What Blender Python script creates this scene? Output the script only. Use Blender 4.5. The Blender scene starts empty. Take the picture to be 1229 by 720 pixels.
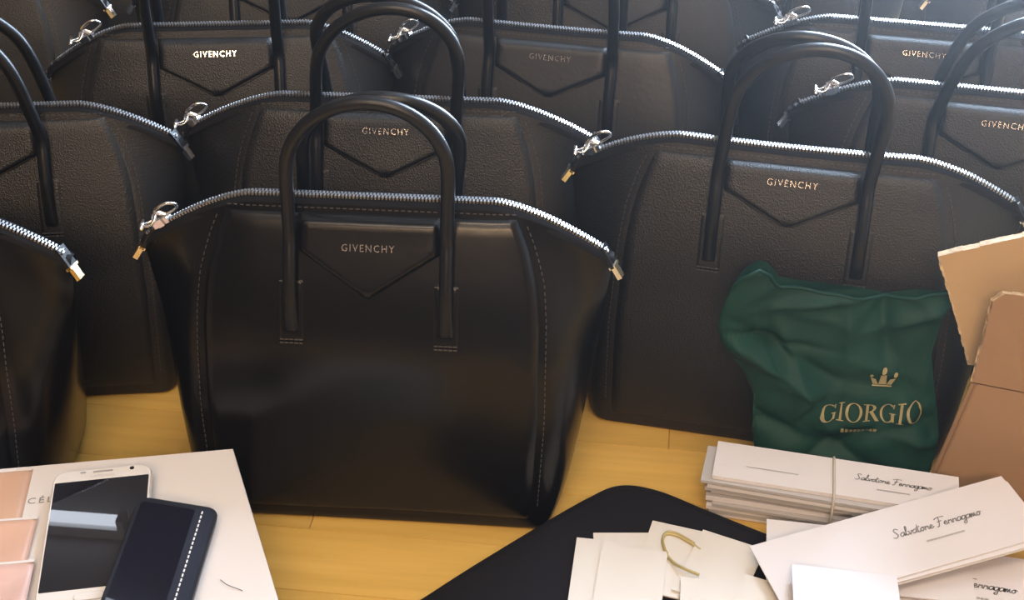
import bpy, math, random
import numpy as np
from mathutils import Vector, Matrix

SC = bpy.context.scene
COL = SC.collection
rnd = random.Random(7)

# ------------------------------------------------------------------ camera
cam_d = bpy.data.cameras.new('camera')
cam = bpy.data.objects.new('camera', cam_d)
COL.objects.link(cam)
cam.location = (0, 0, 0.76)
cam.rotation_euler = (math.radians(90 - 34), 0, 0)
cam_d.sensor_width = 36.0
cam_d.lens = 36.0 * 1650 / 1229
cam_d.clip_start = 0.02
SC.camera = cam

# ------------------------------------------------------------------ light and exposure
SC.view_settings.view_transform = 'Standard'
SC.view_settings.look = 'None'
SC.view_settings.exposure = -0.90
SC.view_settings.gamma = 1.0
SC.view_settings.use_curve_mapping = False
SC.cycles.use_denoising = True
SC.cycles.max_bounces = 6
SC.cycles.volume_bounces = 0
SC.cycles.sample_clamp_indirect = 4.0

world = bpy.data.worlds.new('world')
SC.world = world
world.use_nodes = True
wn = world.node_tree
wn.nodes['Background'].inputs[0].default_value = (0.62, 0.78, 1.0, 1)
wn.nodes['Background'].inputs[1].default_value = 1.0
# scatter volume added to imitate veiling lens glare, lit by the balcony door
_v = wn.nodes.new('ShaderNodeVolumeScatter')
_v.inputs['Color'].default_value = (1, 1, 1, 1)
_v.inputs['Density'].default_value = 0.042
_v.inputs['Anisotropy'].default_value = 0.93
wn.links.new(_v.outputs[0], wn.nodes['World Output'].inputs['Volume'])


def area(name, loc, rot, sx, sy, power, color):
    d = bpy.data.lights.new(name, 'AREA')
    d.shape = 'RECTANGLE'
    d.size, d.size_y = sx, sy
    d.energy = power
    d.color = color
    o = bpy.data.objects.new(name, d)
    COL.objects.link(o)
    o.location = loc
    o.rotation_euler = rot
    return o


R = math.radians
# daylight entering by the balcony door in the back wall and the window in the right wall
area('balcony_daylight', (0.90, 2.29, 1.07), (R(-90), 0, 0), 0.70, 2.0, 600, (0.62, 0.78, 1.0))
area('window_daylight', (1.42, 0.8, 0.98), (0, R(90), 0), 1.2, 1.15, 14, (0.58, 0.74, 1.0))

# warm room light from the ceiling a little behind the viewer
area('warm_ceiling_light', (-.10, -.55, 2.36), (R(28), 0, 0), 1.2, 0.40, 64, (1.0, 0.78, 0.58))
area('warm_sheen_fill', (-.12, -1.55, 1.72), (R(70), 0, 0), 1.3, 0.32, 72, (1.0, 0.66, 0.40))  # fill light added to give logos and panel tops a warm sheen
CEIL = 2.45
LAMP_W = 27.0       # emission of the ceiling tubes


# ------------------------------------------------------------------ materials
def mat(name, color, rough=0.5, metal=0.0, spec=0.5, bump=None, var=None, sheen=0, coat=0, coat_rough=0.1, alpha=1, trans=0):
    m = bpy.data.materials.new(name)
    m.use_nodes = True
    nt = m.node_tree
    b = nt.nodes['Principled BSDF']
    b.inputs['Base Color'].default_value = (*color, 1)
    b.inputs['Roughness'].default_value = rough
    b.inputs['Metallic'].default_value = metal
    b.inputs['Specular IOR Level'].default_value = spec
    b.inputs['Coat Weight'].default_value = coat
    b.inputs['Coat Roughness'].default_value = coat_rough
    b.inputs['Alpha'].default_value = alpha
    b.inputs['Transmission Weight'].default_value = trans
    if sheen:
        b.inputs['Sheen Weight'].default_value = sheen
        b.inputs['Sheen Roughness'].default_value = 0.4
    tc = nt.nodes.new('ShaderNodeTexCoord')
    if bump:
        kind, scale, strength, dist = bump
        if kind == 'voronoi':
            t = nt.nodes.new('ShaderNodeTexVoronoi')
            t.inputs['Scale'].default_value = scale
            out = t.outputs['Distance']
        else:
            t = nt.nodes.new('ShaderNodeTexNoise')
            t.inputs['Scale'].default_value = scale
            t.inputs['Detail'].default_value = 4
            out = t.outputs['Fac']
        nt.links.new(tc.outputs['Object'], t.inputs['Vector'])
        bn = nt.nodes.new('ShaderNodeBump')
        bn.inputs['Strength'].default_value = strength
        bn.inputs['Distance'].default_value = dist
        nt.links.new(out, bn.inputs['Height'])
        nt.links.new(bn.outputs['Normal'], b.inputs['Normal'])
    if var:
        scale, amt = var
        n = nt.nodes.new('ShaderNodeTexNoise')
        n.inputs['Scale'].default_value = scale
        n.inputs['Detail'].default_value = 5
        nt.links.new(tc.outputs['Object'], n.inputs['Vector'])
        mr = nt.nodes.new('ShaderNodeMapRange')
        mr.inputs['From Min'].default_value = 0.3
        mr.inputs['From Max'].default_value = 0.7
        mr.inputs['To Min'].default_value = 1 - amt
        mr.inputs['To Max'].default_value = 1 + amt
        nt.links.new(n.outputs['Fac'], mr.inputs['Value'])
        mx = nt.nodes.new('ShaderNodeMix')
        mx.data_type = 'RGBA'
        mx.blend_type = 'MULTIPLY'
        mx.inputs['Factor'].default_value = 1
        mx.inputs['A'].default_value = (*color, 1)
        nt.links.new(mr.outputs['Result'], mx.inputs['B'])
        nt.links.new(mx.outputs['Result'], b.inputs['Base Color'])
    return m


M = dict(
    smooth=mat('smooth_black_leather', (0.0030, 0.0024, 0.0026), 0.25, spec=0.32, bump=('noise', 60, 0.10, 0.002)),
    grain=mat('grained_black_leather', (0.0032, 0.0027, 0.0028), 0.46, spec=0.5, bump=('voronoi', 800, 0.5, 0.0006)),
    dull=mat('dull_black_leather', (0.0055, 0.0050, 0.0058), 0.48, spec=0.5, bump=('noise', 240, 0.2, 0.001)),
    handle=mat('handle_leather', (0.0045, 0.0045, 0.0056), 0.34, spec=0.32, bump=('noise', 300, 0.1, 0.0006)),
    tape=mat('zip_tape_fabric', (0.007, 0.0065, 0.0075), 0.75, spec=0.12, bump=('noise', 900, 0.3, 0.0004)),
    silver=mat('silver_metal', (0.86, 0.85, 0.84), 0.2, 1.0),
    teeth=mat('zip_metal', (0.42, 0.42, 0.43), 0.42, 1.0),
    brass=mat('pale_gold_metal', (0.85, 0.68, 0.42), 0.25, 1.0),
    stitch=mat('thread', (0.045, 0.038, 0.033), 0.6),
    logo=mat('logo_metal', (0.95, 0.92, 0.88), 0.16, 1.0),
    wall=mat('warm_wall_paint', (0.42, 0.36, 0.30), 0.8, bump=('noise', 40, 0.1, 0.002)),
    wallleft=mat('darkened_left_wall', (0.24, 0.20, 0.17), 0.8, bump=('noise', 40, 0.1, 0.002)),  # unseen wall darkened to weaken its reflection in the leather
    walldark=mat('darkened_front_wall', (0.085, 0.06, 0.045), 0.6, bump=('noise', 30, 0.2, 0.003)),  # unseen wall given a dark finish so the bag fronts reflect less
    ceil=mat('ceiling_paint', (0.62, 0.60, 0.57), 0.85, bump=('noise', 60, 0.1, 0.002)),
    trim=mat('white_trim_paint', (0.8, 0.79, 0.77), 0.5),
    board=mat('white_box_board', (0.67, 0.63, 0.60), 0.62, bump=('noise', 500, 0.05, 0.0004)),
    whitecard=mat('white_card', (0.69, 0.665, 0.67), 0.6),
    whitecard2=mat('shaded_white_card', (0.43, 0.415, 0.41), 0.6),  # white card with the shade of the bundle's front side in its colour
    cream=mat('cream_card', (0.66, 0.625, 0.565), 0.6),
    ink=mat('grey_ink', (0.19, 0.185, 0.185), 0.6),
    paleink=mat('pale_grey_ink', (0.46, 0.44, 0.44), 0.6),
    gold=mat('gold_print', (0.30, 0.26, 0.13), 0.5, 0.35),
    cord=mat('gold_cord', (0.50, 0.40, 0.17), 0.45, 0.35),
    band=mat('beige_rubber', (0.52, 0.47, 0.40), 0.6),
    felt=mat('black_felt', (0.008, 0.007, 0.009), 0.95, bump=('noise', 700, 0.4, 0.0008), spec=0.2),
    kraft=mat('shaded_cardboard', (0.30, 0.185, 0.105), 0.75, bump=('noise', 180, 0.12, 0.0008), var=(14, 0.08)),  # same cardboard turned away from the lamp, shade put into the colour
    kraftlit=mat('lit_cardboard', (0.47, 0.325, 0.175), 0.75, bump=('noise', 180, 0.12, 0.0008), var=(14, 0.07)),  # same cardboard where light falls on it, painted lighter
    flute=mat('torn_cardboard_edge', (0.50, 0.38, 0.24), 0.85, bump=('noise', 300, 0.6, 0.001), var=(200, 0.3)),
    green=mat('green_dust_bag_cloth', (0.0045, 0.036, 0.025), 0.6, spec=0.2, bump=('noise', 130, 0.25, 0.0012), var=(30, 0.12)),
    phonewhite=mat('white_phone_plastic', (0.68, 0.655, 0.62), 0.25, coat=0.5),
    phonemetal=mat('phone_rim', (0.6, 0.58, 0.56), 0.3, 0.8),
    glass=mat('phone_glass', (0.012, 0.012, 0.016), 0.012, spec=0.5),
    darkglass=mat('dark_phone_glass', (0.008, 0.008, 0.014), 0.012, spec=0.2),
    phoneblack=mat('black_phone_case', (0.006, 0.006, 0.010), 0.4, spec=0.3),
    stripe=mat('blue_black_leather', (0.008, 0.009, 0.018), 0.4, spec=0.3),
    whitethread=mat('white_thread', (0.8, 0.8, 0.8), 0.6),
    greytrim=mat('speaker_mesh', (0.30, 0.29, 0.28), 0.5),
    pinkfilm=mat('clear_plastic_film', (0.9, 0.75, 0.70), 0.12, spec=0.5, alpha=0.22),
    hair=mat('dark_hair', (0.03, 0.025, 0.02), 0.5),
)


def pink_mat(name, color):
    return mat(name, color, 0.42, bump=('noise', 25, 0.12, 0.003), var=(18, 0.08), coat=0.6, coat_rough=0.15)


M['pink1'] = pink_mat('tan_pink_paper', (0.56, 0.345, 0.235))
M['pink2'] = pink_mat('peach_paper', (0.57, 0.345, 0.245))
M['pink3'] = pink_mat('rose_paper', (0.57, 0.37, 0.31))


def wood_mat():
    m = bpy.data.materials.new('honey_laminate_wood')
    m.use_nodes = True
    nt = m.node_tree
    b = nt.nodes['Principled BSDF']
    tc = nt.nodes.new('ShaderNodeTexCoord')
    oi = nt.nodes.new('ShaderNodeObjectInfo')
    mp = nt.nodes.new('ShaderNodeMapping')
    mp.inputs['Scale'].default_value = (2.5, 40, 10)
    ad = nt.nodes.new('ShaderNodeVectorMath')
    ad.operation = 'ADD'
    sc = nt.nodes.new('ShaderNodeVectorMath')
    sc.operation = 'SCALE'
    sc.inputs['Scale'].default_value = 13
    nt.links.new(oi.outputs['Location'], sc.inputs[0])
    nt.links.new(tc.outputs['Object'], ad.inputs[0])
    nt.links.new(sc.outputs['Vector'], ad.inputs[1])
    nt.links.new(ad.outputs['Vector'], mp.inputs['Vector'])
    n = nt.nodes.new('ShaderNodeTexNoise')
    n.inputs['Scale'].default_value = 2
    n.inputs['Detail'].default_value = 6
    nt.links.new(mp.outputs['Vector'], n.inputs['Vector'])
    cr = nt.nodes.new('ShaderNodeValToRGB')
    cr.color_ramp.elements[0].position = 0.3
    cr.color_ramp.elements[0].color = (0.50, 0.30, 0.062, 1)
    cr.color_ramp.elements[1].position = 0.7
    cr.color_ramp.elements[1].color = (0.62, 0.385, 0.095, 1)
    nt.links.new(n.outputs['Fac'], cr.inputs['Fac'])
    mr = nt.nodes.new('ShaderNodeMapRange')
    mr.inputs['To Min'].default_value = 0.88
    mr.inputs['To Max'].default_value = 1.10
    nt.links.new(oi.outputs['Random'], mr.inputs['Value'])
    mx = nt.nodes.new('ShaderNodeMix')
    mx.data_type = 'RGBA'
    mx.blend_type = 'MULTIPLY'
    mx.inputs['Factor'].default_value = 1
    nt.links.new(cr.outputs['Color'], mx.inputs['A'])
    nt.links.new(mr.outputs['Result'], mx.inputs['B'])
    nt.links.new(mx.outputs['Result'], b.inputs['Base Color'])
    b.inputs['Roughness'].default_value = 0.38
    return m


M['wood'] = wood_mat()

em = bpy.data.materials.new('lamp_tube_light')
em.use_nodes = True
_e = em.node_tree.nodes.new('ShaderNodeEmission')
_e.inputs[0].default_value = (1.0, 0.93, 0.85, 1)
_e.inputs[1].default_value = LAMP_W
em.node_tree.links.new(_e.outputs[0], em.node_tree.nodes['Material Output'].inputs[0])
M['tube'] = em
em2 = em.copy()
em2.name = 'cool_lamp_tube_light'
em2.node_tree.nodes['Emission'].inputs[0].default_value = (0.82, 0.88, 1.0, 1)
M['tubecool'] = em2


# ------------------------------------------------------------------ mesh helpers
def add(name, verts, faces, m, parent=None, smooth=False, kind=None):
    me = bpy.data.meshes.new(name)
    me.from_pydata([tuple(v) for v in verts], [], [tuple(f) for f in faces])
    if smooth:
        me.polygons.foreach_set('use_smooth', [True] * len(me.polygons))
    if m is not None:
        me.materials.append(m)
    me.update()
    o = bpy.data.objects.new(name, me)
    COL.objects.link(o)
    if parent is not None:
        o.parent = parent
    if kind:
        o['kind'] = kind
    return o


def empty(name, loc=(0, 0, 0), rot=(0, 0, 0)):
    o = bpy.data.objects.new(name, None)
    o.empty_display_size = 0.03
    COL.objects.link(o)
    o.location = loc
    o.rotation_euler = rot
    return o


def tag(o, label, cat, group=None, kind=None):
    o['label'] = label
    o['category'] = cat
    if group:
        o['group'] = group
    if kind:
        o['kind'] = kind
    return o


BOXF = [(0, 3, 2, 1), (4, 5, 6, 7), (0, 1, 5, 4), (1, 2, 6, 5), (2, 3, 7, 6), (3, 0, 4, 7)]


def boxv(c, s, rot=None):
    """eight corners of a box of full size s about c; rot a 3x3 of column axes"""
    out = []
    for dz in (-1, 1):
        for dx, dy in ((-1, -1), (1, -1), (1, 1), (-1, 1)):
            v = np.array([dx * s[0] / 2, dy * s[1] / 2, dz * s[2] / 2])
            if rot is not None:
                v = rot @ v
            out.append(np.array(c) + v)
    return out


class MB:
    def __init__(self):
        self.v, self.f = [], []

    def put(self, v, f):
        n = len(self.v)
        self.v.extend([tuple(map(float, a)) for a in v])
        self.f.extend([tuple(i + n for i in q) for q in f])

    def box(self, c, s, rot=None):
        self.put(boxv(c, s, rot), BOXF)

    def tube(self, pts, r, sides=10, closed=False, flat=None):
        v, f = tube_geo(pts, r, sides, closed, flat)
        self.put(v, f)

    def build(self, name, m, parent=None, smooth=False, kind=None):
        return add(name, self.v, self.f, m, parent, smooth, kind)


def spline(pts, n, closed=False):
    """Catmull-Rom through pts, n samples"""
    P = [np.array(p, float) for p in pts]
    k = len(P)
    out = []
    segs = k if closed else k - 1
    for i in range(n if closed else n + 1):
        t = i / n * segs
        j = min(int(t), segs - 1)
        t -= j
        g = (lambda q: P[q % k]) if closed else (lambda q: P[max(0, min(k - 1, q))])
        a, b, c, d = g(j - 1), g(j), g(j + 1), g(j + 2)
        out.append(0.5 * (2 * b + (c - a) * t + (2 * a - 5 * b + 4 * c - d) * t * t + (3 * b - a - 3 * c + d) * t ** 3))
    return out


def tube_geo(pts, r, sides=10, closed=False, flat=None):
    P = [np.array(p, float) for p in pts]
    n = len(P)
    rr = r if hasattr(r, '__len__') else [r] * n
    V, Fc = [], []
    up = None
    for i in range(n):
        a = P[(i - 1) % n] if (closed or i > 0) else P[i]
        b = P[(i + 1) % n] if (closed or i < n - 1) else P[i]
        t = b - a
        t /= (np.linalg.norm(t) + 1e-12)
        if up is None:
            ref = np.array([0, 1.0, 0]) if abs(t[1]) < 0.8 else np.array([1.0, 0, 0])
            up = ref - t * ref.dot(t)
        else:
            up = up - t * up.dot(t)
        up /= (np.linalg.norm(up) + 1e-12)
        sd = np.cross(t, up)
        for k in range(sides):
            an = 2 * math.pi * k / sides
            fl = 1.0 if flat is None else flat[i]
            V.append(P[i] + rr[i] * (math.cos(an) * up * fl + math.sin(an) * sd))
    m = n if closed else n - 1
    for i in range(m):
        j = (i + 1) % n
        for k in range(sides):
            l = (k + 1) % sides
            Fc.append((i * sides + k, i * sides + l, j * sides + l, j * sides + k))
    if not closed:
        Fc.append(tuple(range(sides - 1, -1, -1)))
        Fc.append(tuple((n - 1) * sides + k for k in range(sides)))
    return V, Fc


def text_geo(body, size, extrude=0.0, spacing=1.0, res=3):
    cu = bpy.data.curves.new('t', 'FONT')
    cu.body = body
    cu.size = size
    cu.extrude = extrude
    cu.resolution_u = res
    cu.space_character = spacing
    cu.align_x = 'CENTER'
    cu.align_y = 'CENTER'
    ob = bpy.data.objects.new('t', cu)
    COL.objects.link(ob)
    dg = bpy.context.evaluated_depsgraph_get()
    me = ob.evaluated_get(dg).to_mesh()
    v = [tuple(a.co) for a in me.vertices]
    f = [tuple(p.vertices) for p in me.polygons]
    ob.evaluated_get(dg).to_mesh_clear()
    bpy.data.objects.remove(ob)
    bpy.data.curves.remove(cu)
    return v, f


# ------------------------------------------------------------------ the room
def slab(name, lo, hi, m, parent=None, kind='structure'):
    c = [(a + b) / 2 for a, b in zip(lo, hi)]
    s = [b - a for a, b in zip(lo, hi)]
    o = add(name, boxv((0, 0, 0), s), BOXF, m, parent)
    o.location = c
    if kind and parent is None:
        o['kind'] = kind
    return o


X0, X1, Y0, Y1 = -2.7, 1.35, -2.6, 4.2
floor = slab('floor', (X0, Y0, -0.03), (X1, Y1, -0.002), M['wood'])
slab('ceiling', (X0 - .1, Y0 - .1, CEIL), (X1 + .1, Y1 + .1, CEIL + 0.1), M['ceil'])
slab('wall_left', (X0 - .1, Y0 - .1, -0.03), (X0, Y1 + .1, CEIL), M['wallleft'])
slab('wall_front', (X0, Y0 - .1, -0.03), (X1, Y0, CEIL), M['walldark'])
def wall_with_hole(name, pieces, m=M['wall']):
    w = MB()
    for lo, hi in pieces:
        w.box([(a + b) / 2 for a, b in zip(lo, hi)], [b - a for a, b in zip(lo, hi)])
    return w.build(name, m, kind='structure')


# back wall, and a jutting wall added to bring the balcony door's glow near the view, opening x 0.50..1.26, z 0..2.1
YJ = 2.2
wall_with_hole('wall_back', (((X0, Y1, -.03), (.35, Y1 + .1, CEIL)),))
wall_with_hole('wall_jut', (((.25, YJ, -.03), (.50, YJ + .1, CEIL)), ((1.26, YJ, -.03), (X1, YJ + .1, CEIL)), ((.50, YJ, 2.12), (1.26, YJ + .1, CEIL)), ((.50, YJ, -.03), (1.26, YJ + .1, .02)),
                            ((.25, YJ + .1, -.03), (.35, Y1, CEIL))))
wall_with_hole('door_1', (((.50, YJ, .02), (.55, YJ + .05, 2.12)), ((1.21, YJ, .02), (1.26, YJ + .05, 2.12)), ((.55, YJ, 2.06), (1.21, YJ + .05, 2.12)), ((.55, YJ, .02), (1.21, YJ + .05, .07))), M['trim'])
# right wall with a window opening y 0.2..1.4, z 0.35..1.6
wall_with_hole('wall_right', (((X1, Y0 - .1, -.03), (X1 + .1, .2, CEIL)), ((X1, 1.4, -.03), (X1 + .1, YJ + .1, CEIL)), ((X1, .2, 1.6), (X1 + .1, 1.4, CEIL)), ((X1, .2, -.03), (X1 + .1, 1.4, .35))))
wall_with_hole('window_1', (((X1, .2, .35), (X1 + .05, .26, 1.6)), ((X1, 1.34, .35), (X1 + .05, 1.4, 1.6)), ((X1, .26, 1.54), (X1 + .05, 1.34, 1.6)), ((X1, .26, .35), (X1 + .05, 1.34, .41))), M['trim'])
for nm, lo, hi in (('baseboard_left', (X0, Y0, 0), (X0 + .015, Y1, .08)), ('baseboard_back', (X0 + .015, Y1 - .015, 0), (.25, Y1, .08)),
                   ('baseboard_front', (X0 + .015, Y0, 0), (X1, Y0 + .015, .08))):
    slab(nm, lo, hi, M['trim'])

# floor strips laid in the part of the floor that shows, each its own piece
ang = R(-7)
PW, PL = 0.066, 0.42
ca, sa = math.cos(ang), math.sin(ang)
pm = None
fl_off = Vector(floor.location)
for j in range(-1, 15):
    for i in range(-3, 3):
        px = i * PL + (j % 3) * PL / 3 + 0.05
        py = 0.42 + j * PW
        x, y = px * ca - (py - .8) * sa, .8 + px * sa + (py - .8) * ca
        if pm is None:
            v = []
            for z, ins in ((-0.002, 0), (-0.0006, 0), (0.0, 0.0003)):
                hx, hy = PL / 2 - 0.0002 - ins, PW / 2 - 0.0002 - ins
                v += [(-hx, -hy, z), (hx, -hy, z), (hx, hy, z), (-hx, hy, z)]
            f = []
            for k in range(2):
                for e in range(4):
                    n = (e + 1) % 4
                    f.append((k * 4 + e, k * 4 + n, k * 4 + 4 + n, k * 4 + 4 + e))
            f.append((8, 9, 10, 11))
            o = add('plank', v, f, M['wood'], floor)
            pm = o
        else:
            o = pm.copy()
            COL.objects.link(o)
        o.location = Vector((x, y, 0)) - fl_off
        o.rotation_euler = (0, 0, ang)


def ceiling_lamp(loc, rz, length, label, m):
    t = empty('ceiling_lamp', loc, (0, 0, rz))
    tag(t, label, 'lamp', 'fluorescent ceiling lamps')
    h = MB()
    h.box((0, 0, -0.02), (length, 0.045, 0.04))
    h.build('housing', M['trim'], t)
    tb = MB()
    tb.tube([(-length / 2 + .02, 0, -.058), (length / 2 - .02, 0, -.058)], 0.017, 14)
    tb.build('tube', m, t, True)
    for s in (-1, 1):
        c = MB()
        c.box((s * (length / 2 - .01), 0, -.0575), (.02, .045, .045))
        c.build('end_cap', M['trim'], t)
    return t


ceiling_lamp((-1.735, 2.80, CEIL), R(-5), 1.3, 'ceiling tube lamp at the far left of the room', M['tubecool'])
ceiling_lamp((-0.425, 2.685, CEIL), R(-5), 1.3, 'ceiling tube lamp at the far middle of the room', M['tubecool'])
ceiling_lamp((0.35, 0.55, CEIL), R(90), 1.3, 'ceiling tube lamp over the rows of bags', M['tube'])
ceiling_lamp((-0.35, -1.5, CEIL), R(0), 1.3, 'ceiling tube lamp behind the viewer', M['tube'])


# ------------------------------------------------------------------ the handbags
ZT = 0.253
PZ = np.array([0.0, 0.2, 0.40, 0.60, 0.75, 0.86, 0.93, 0.97, 1.0])
PD = np.array([.076, .0725, .065, .0525, .038, .025, .0165, .012, .0095])
_pz = np.linspace(0, 1, 201)
_pd = np.interp(_pz, PZ, PD)
for _ in range(3):
    _pd[6:-6] = np.convolve(_pd, np.ones(13) / 13, 'same')[6:-6]
PZ, PD = _pz, _pd
LOGO = text_geo('GIVENCHY', 0.0072, 0.0005, 1.28, 2)
_w = max(v[0] for v in LOGO[0]) - min(v[0] for v in LOGO[0])
LOGO = ([(v[0] * 0.039 / _w, v[1] * 1.02, v[2]) for v in LOGO[0]], LOGO[1])


class Bag:
    def __init__(self, loc, yaw, label, leather='grain', seed=0, hd=1.0, drop=0.036, sag=0.0, dents=(), lean_f=(0, 0), lean_b=(0, 0),
                 vtip=0.198, slider=-0.90, wrinkle=0.0012, pull='ring', htop=.349, wb=.150, wt=.180):
        self.hd, self.drop, self.sag, self.dents = hd, drop, sag, dents
        self.vtip, self.slider_s = vtip, slider
        self.leather = M[leather]
        self.smoothleather = leather == 'smooth'
        r = random.Random(seed)
        self.waves = [(r.uniform(12, 30), r.uniform(8, 28), r.uniform(0, 6.3), r.uniform(.4, 1) * wrinkle) for _ in range(4)]
        self.root = empty('handbag', (loc[0], loc[1], 0.0), (0, 0, R(yaw)))
        tag(self.root, label, 'handbag', 'black leather handbags standing in rows')
        self.lean_f, self.lean_b, self.htop, self.wb, self.wt = lean_f, lean_b, htop, wb, wt
        self.pull = pull
        self.make()

    # top line, half width, half depth, squareness of the section
    def T(self, s):
        a = abs(s)
        z = ZT - self.sag * (1 - min(1, a / 0.75) ** 2)
        if a > 0.5:
            t = (a - 0.5) / 0.5
            z -= self.drop * t ** 1.5 + 0.0
        return z

    def W(self, v):
        return self.wb + (self.wt - self.wb) * min(1, v) ** 0.6

    def D(self, v):
        return float(np.interp(v, PZ, PD)) * (self.hd + (1 - self.hd) * max(0, min(1, (v - .55) / .4)))

    def hw(self, z):
        # half width of the sewn front panel at height z
        return float(np.interp(z, [0, .02, .10, .17, .20, .225, .244], [.118, .122, .127, .127, .125, .118, .110])) + (self.wb - .137) * .6 * max(0, 1 - z / .2)

    def SQ(self, v):
        # share of the half width that is flat, and squareness of the folded gusset
        return (self.hw(v * ZT) + .002) / self.W(v), 3.2 - 2.02 * min(1, v * 1.15) ** .8

    def G(self, s, v):
        sp, q = self.SQ(v)
        t = (abs(s) - sp) / (1 - sp)
        if t <= 0:
            return 1.0
        return max(0, 1 - min(1, t) ** q) ** (1 / q)

    def wr(self, x, z):
        v = z / ZT
        d = 0
        for fx, fz, ph, a in self.waves:
            d += a * math.sin(fx * x + fz * z + ph)
        for dx, dz, rx, rz, a in self.dents:
            d -= a * math.exp(-((x - dx) / rx) ** 2 - ((z - dz) / rz) ** 2)
        edge = max(0, 1 - (abs(x) / 0.175) ** 4) * max(0, 1 - max(0, v) ** 6) * min(1, max(0, z) / 0.03)
        return d * edge

    def S(self, x, z, side=-1):
        """point on the front (side -1) or back (side 1) of the body"""
        v = z / ZT
        s = 0
        for _ in range(6):
            s = max(-1, min(1, x / self.W(v)))
            v = z / self.T(s)
        v = min(1, v)
        g = self.G(s, v)
        return np.array([x, side * (self.D(v) * g + self.wr(x, z)), z])

    def SN(self, x, z, side=-1):
        e = 0.0015
        p = self.S(x, z, side)
        tx = self.S(x + e, z, side) - self.S(x - e, z, side)
        tz = self.S(x, min(z + e, self.T(x / self.wt) - 1e-4), side) - self.S(x, z - e, side)
        n = np.cross(tx, tz)
        n /= (np.linalg.norm(n) + 1e-12)
        if n[1] * side < 0:
            n = -n
        return p, n

    def patch(self, rows, cols, off, er, side=-1, base=0.0, lat=1.0):
        """cushioned sheet sewn onto the body: rows of (z, x_left, x_right)"""
        V, Fc = [], []
        nr = len(rows)
        zt, zb = rows[0][0], rows[-1][0]
        for i, (z, a, b) in enumerate(rows):
            for k in range(cols + 1):
                t = k / cols
                t = t + 0.5 * (0.5 - 0.5 * math.cos(math.pi * t) - t)
                x = a + (b - a) * t
                d = min((x - a) * lat, (b - x) * lat, abs(zt - z), abs(z - zb))
                q = min(1, max(0, d) / er)
                h = off * math.sqrt(max(0, 1 - (1 - q) ** 2)) + base
                p, n = self.SN(x, z, side)
                V.append(p + n * (h if q > 0 else base - 0.0008))
        for i in range(nr - 1):
            for k in range(cols):
                a = i * (cols + 1) + k
                Fc.append((a, a + 1, a + cols + 2, a + cols + 1) if side > 0 else (a, a + cols + 1, a + cols + 2, a + 1))
        return V, Fc

    def stitches(self, mb, line, off=0.002, pitch=0.0042, length=0.0028, side=-1, th=0.0007):
        """dashes along a polyline of (x, z)"""
        for (x0, z0), (x1, z1) in zip(line[:-1], line[1:]):
            L = math.hypot(x1 - x0, z1 - z0)
            n = max(1, int(L / pitch))
            for i in range(n):
                t = (i + .5) / n
                x, z = x0 + (x1 - x0) * t, z0 + (z1 - z0) * t
                p, nn = self.SN(x, z, side)
                q = self.S(x + (x1 - x0) / L * .001, z + (z1 - z0) / L * .001, side)
                tt = q - p
                tt /= np.linalg.norm(tt) + 1e-12
                w = np.cross(nn, tt)
                mb.box(p + nn * off, (length, th, th), np.array([tt, w, nn]).T)

    def make(self):
        L = self.leather
        root = self.root
        # ---- body
        nv, nf = 30, 104
        V, Fc = [], []
        vs = [0.0, 0.004, 0.012, 0.025] + [0.05 + 0.95 * i / (nv - 5) for i in range(nv - 4)]
        for iv, v in enumerate(vs):
            sp, q = self.SQ(v)
            ring = [(-sp + 2 * sp * i / 24, 1.0) for i in range(25)]
            gus = [(sp + (1 - sp) * math.sin(math.pi / 2 * i / 14) ** (2 / q), math.cos(math.pi / 2 * i / 14) ** (2 / q) if i < 14 else 0.0) for i in range(1, 15)]
            # clockwise from the right tip: back side, left tip, front side
            ring = gus[::-1] + [(a, 1.0) for a, _ in ring[::-1]] + [(-a, g) for a, g in gus]
            ring = ring + [(-a, -g) for a, g in ring[1:-1]]
            inset = (0.006, 0.0022, 0.0006, 0)[iv] if iv < 4 else 0
            for k in range(nf):
                s, g = ring[k]
                x = s * self.W(v)
                z = v * self.T(s)
                dd = self.D(v) + (self.wr(x, z) if abs(g) > 1e-6 else 0) * 1.0
                V.append((x * (1 - inset / self.wb), (dd - inset) * g, max(z, 0.0)))
        for i in range(nv - 1):
            for k in range(nf):
                l = (k + 1) % nf
                Fc.append((i * nf + k, i * nf + l, (i + 1) * nf + l, (i + 1) * nf + k))
        Fc.append(tuple(range(nf - 1, -1, -1)))
        add('body', V, Fc, L, root, True)

        # ---- front and back panels, hexagonal, cushioned
        hw = self.hw
        for side in (-1, 1):
            top = 0.2475 - self.sag
            rows = [(top - (top - 0.012) * (0.5 - 0.5 * math.cos(math.pi * (i / 26))) , 0, 0) for i in range(27)]
            rows = [(z, -hw(z), hw(z)) for z, _, _ in rows]
            v, f = self.patch(rows, 30, 0.0036 if self.smoothleather else 0.0032, 0.012, side, 0.0, 3.5)
            fp = add('front_panel' if side < 0 else 'back_panel', v, f, L, root, True)
            if side < 0:
                st = MB()
                off = 0.0026
                zs = [top - 0.0045 - i * (top - .03) / 16 for i in range(17)]
                for sg in (-1, 1):
                    self.stitches(st, [(sg * (hw(z) + .0045), z) for z in zs], 0.0006)
                self.stitches(st, [(-.108 + i * .024, top + .0032) for i in range(10)], 0.0006)
                st.build('stitching', M['stitch'], root, kind='stuff')

        # ---- flap-shaped patch and logo
        zt = 0.2465 - self.sag
        zm = 0.222
        rows = []
        for i in range(8):
            z = zt + (zm - zt) * i / 7
            rows.append((z, -.0535, .0535))
        for i in range(1, 15):
            z = zm + (self.vtip - zm) * i / 14
            w = .0535 * (1 - i / 14)
            rows.append((z, -max(w, .0006), max(w, .0006)))
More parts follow.
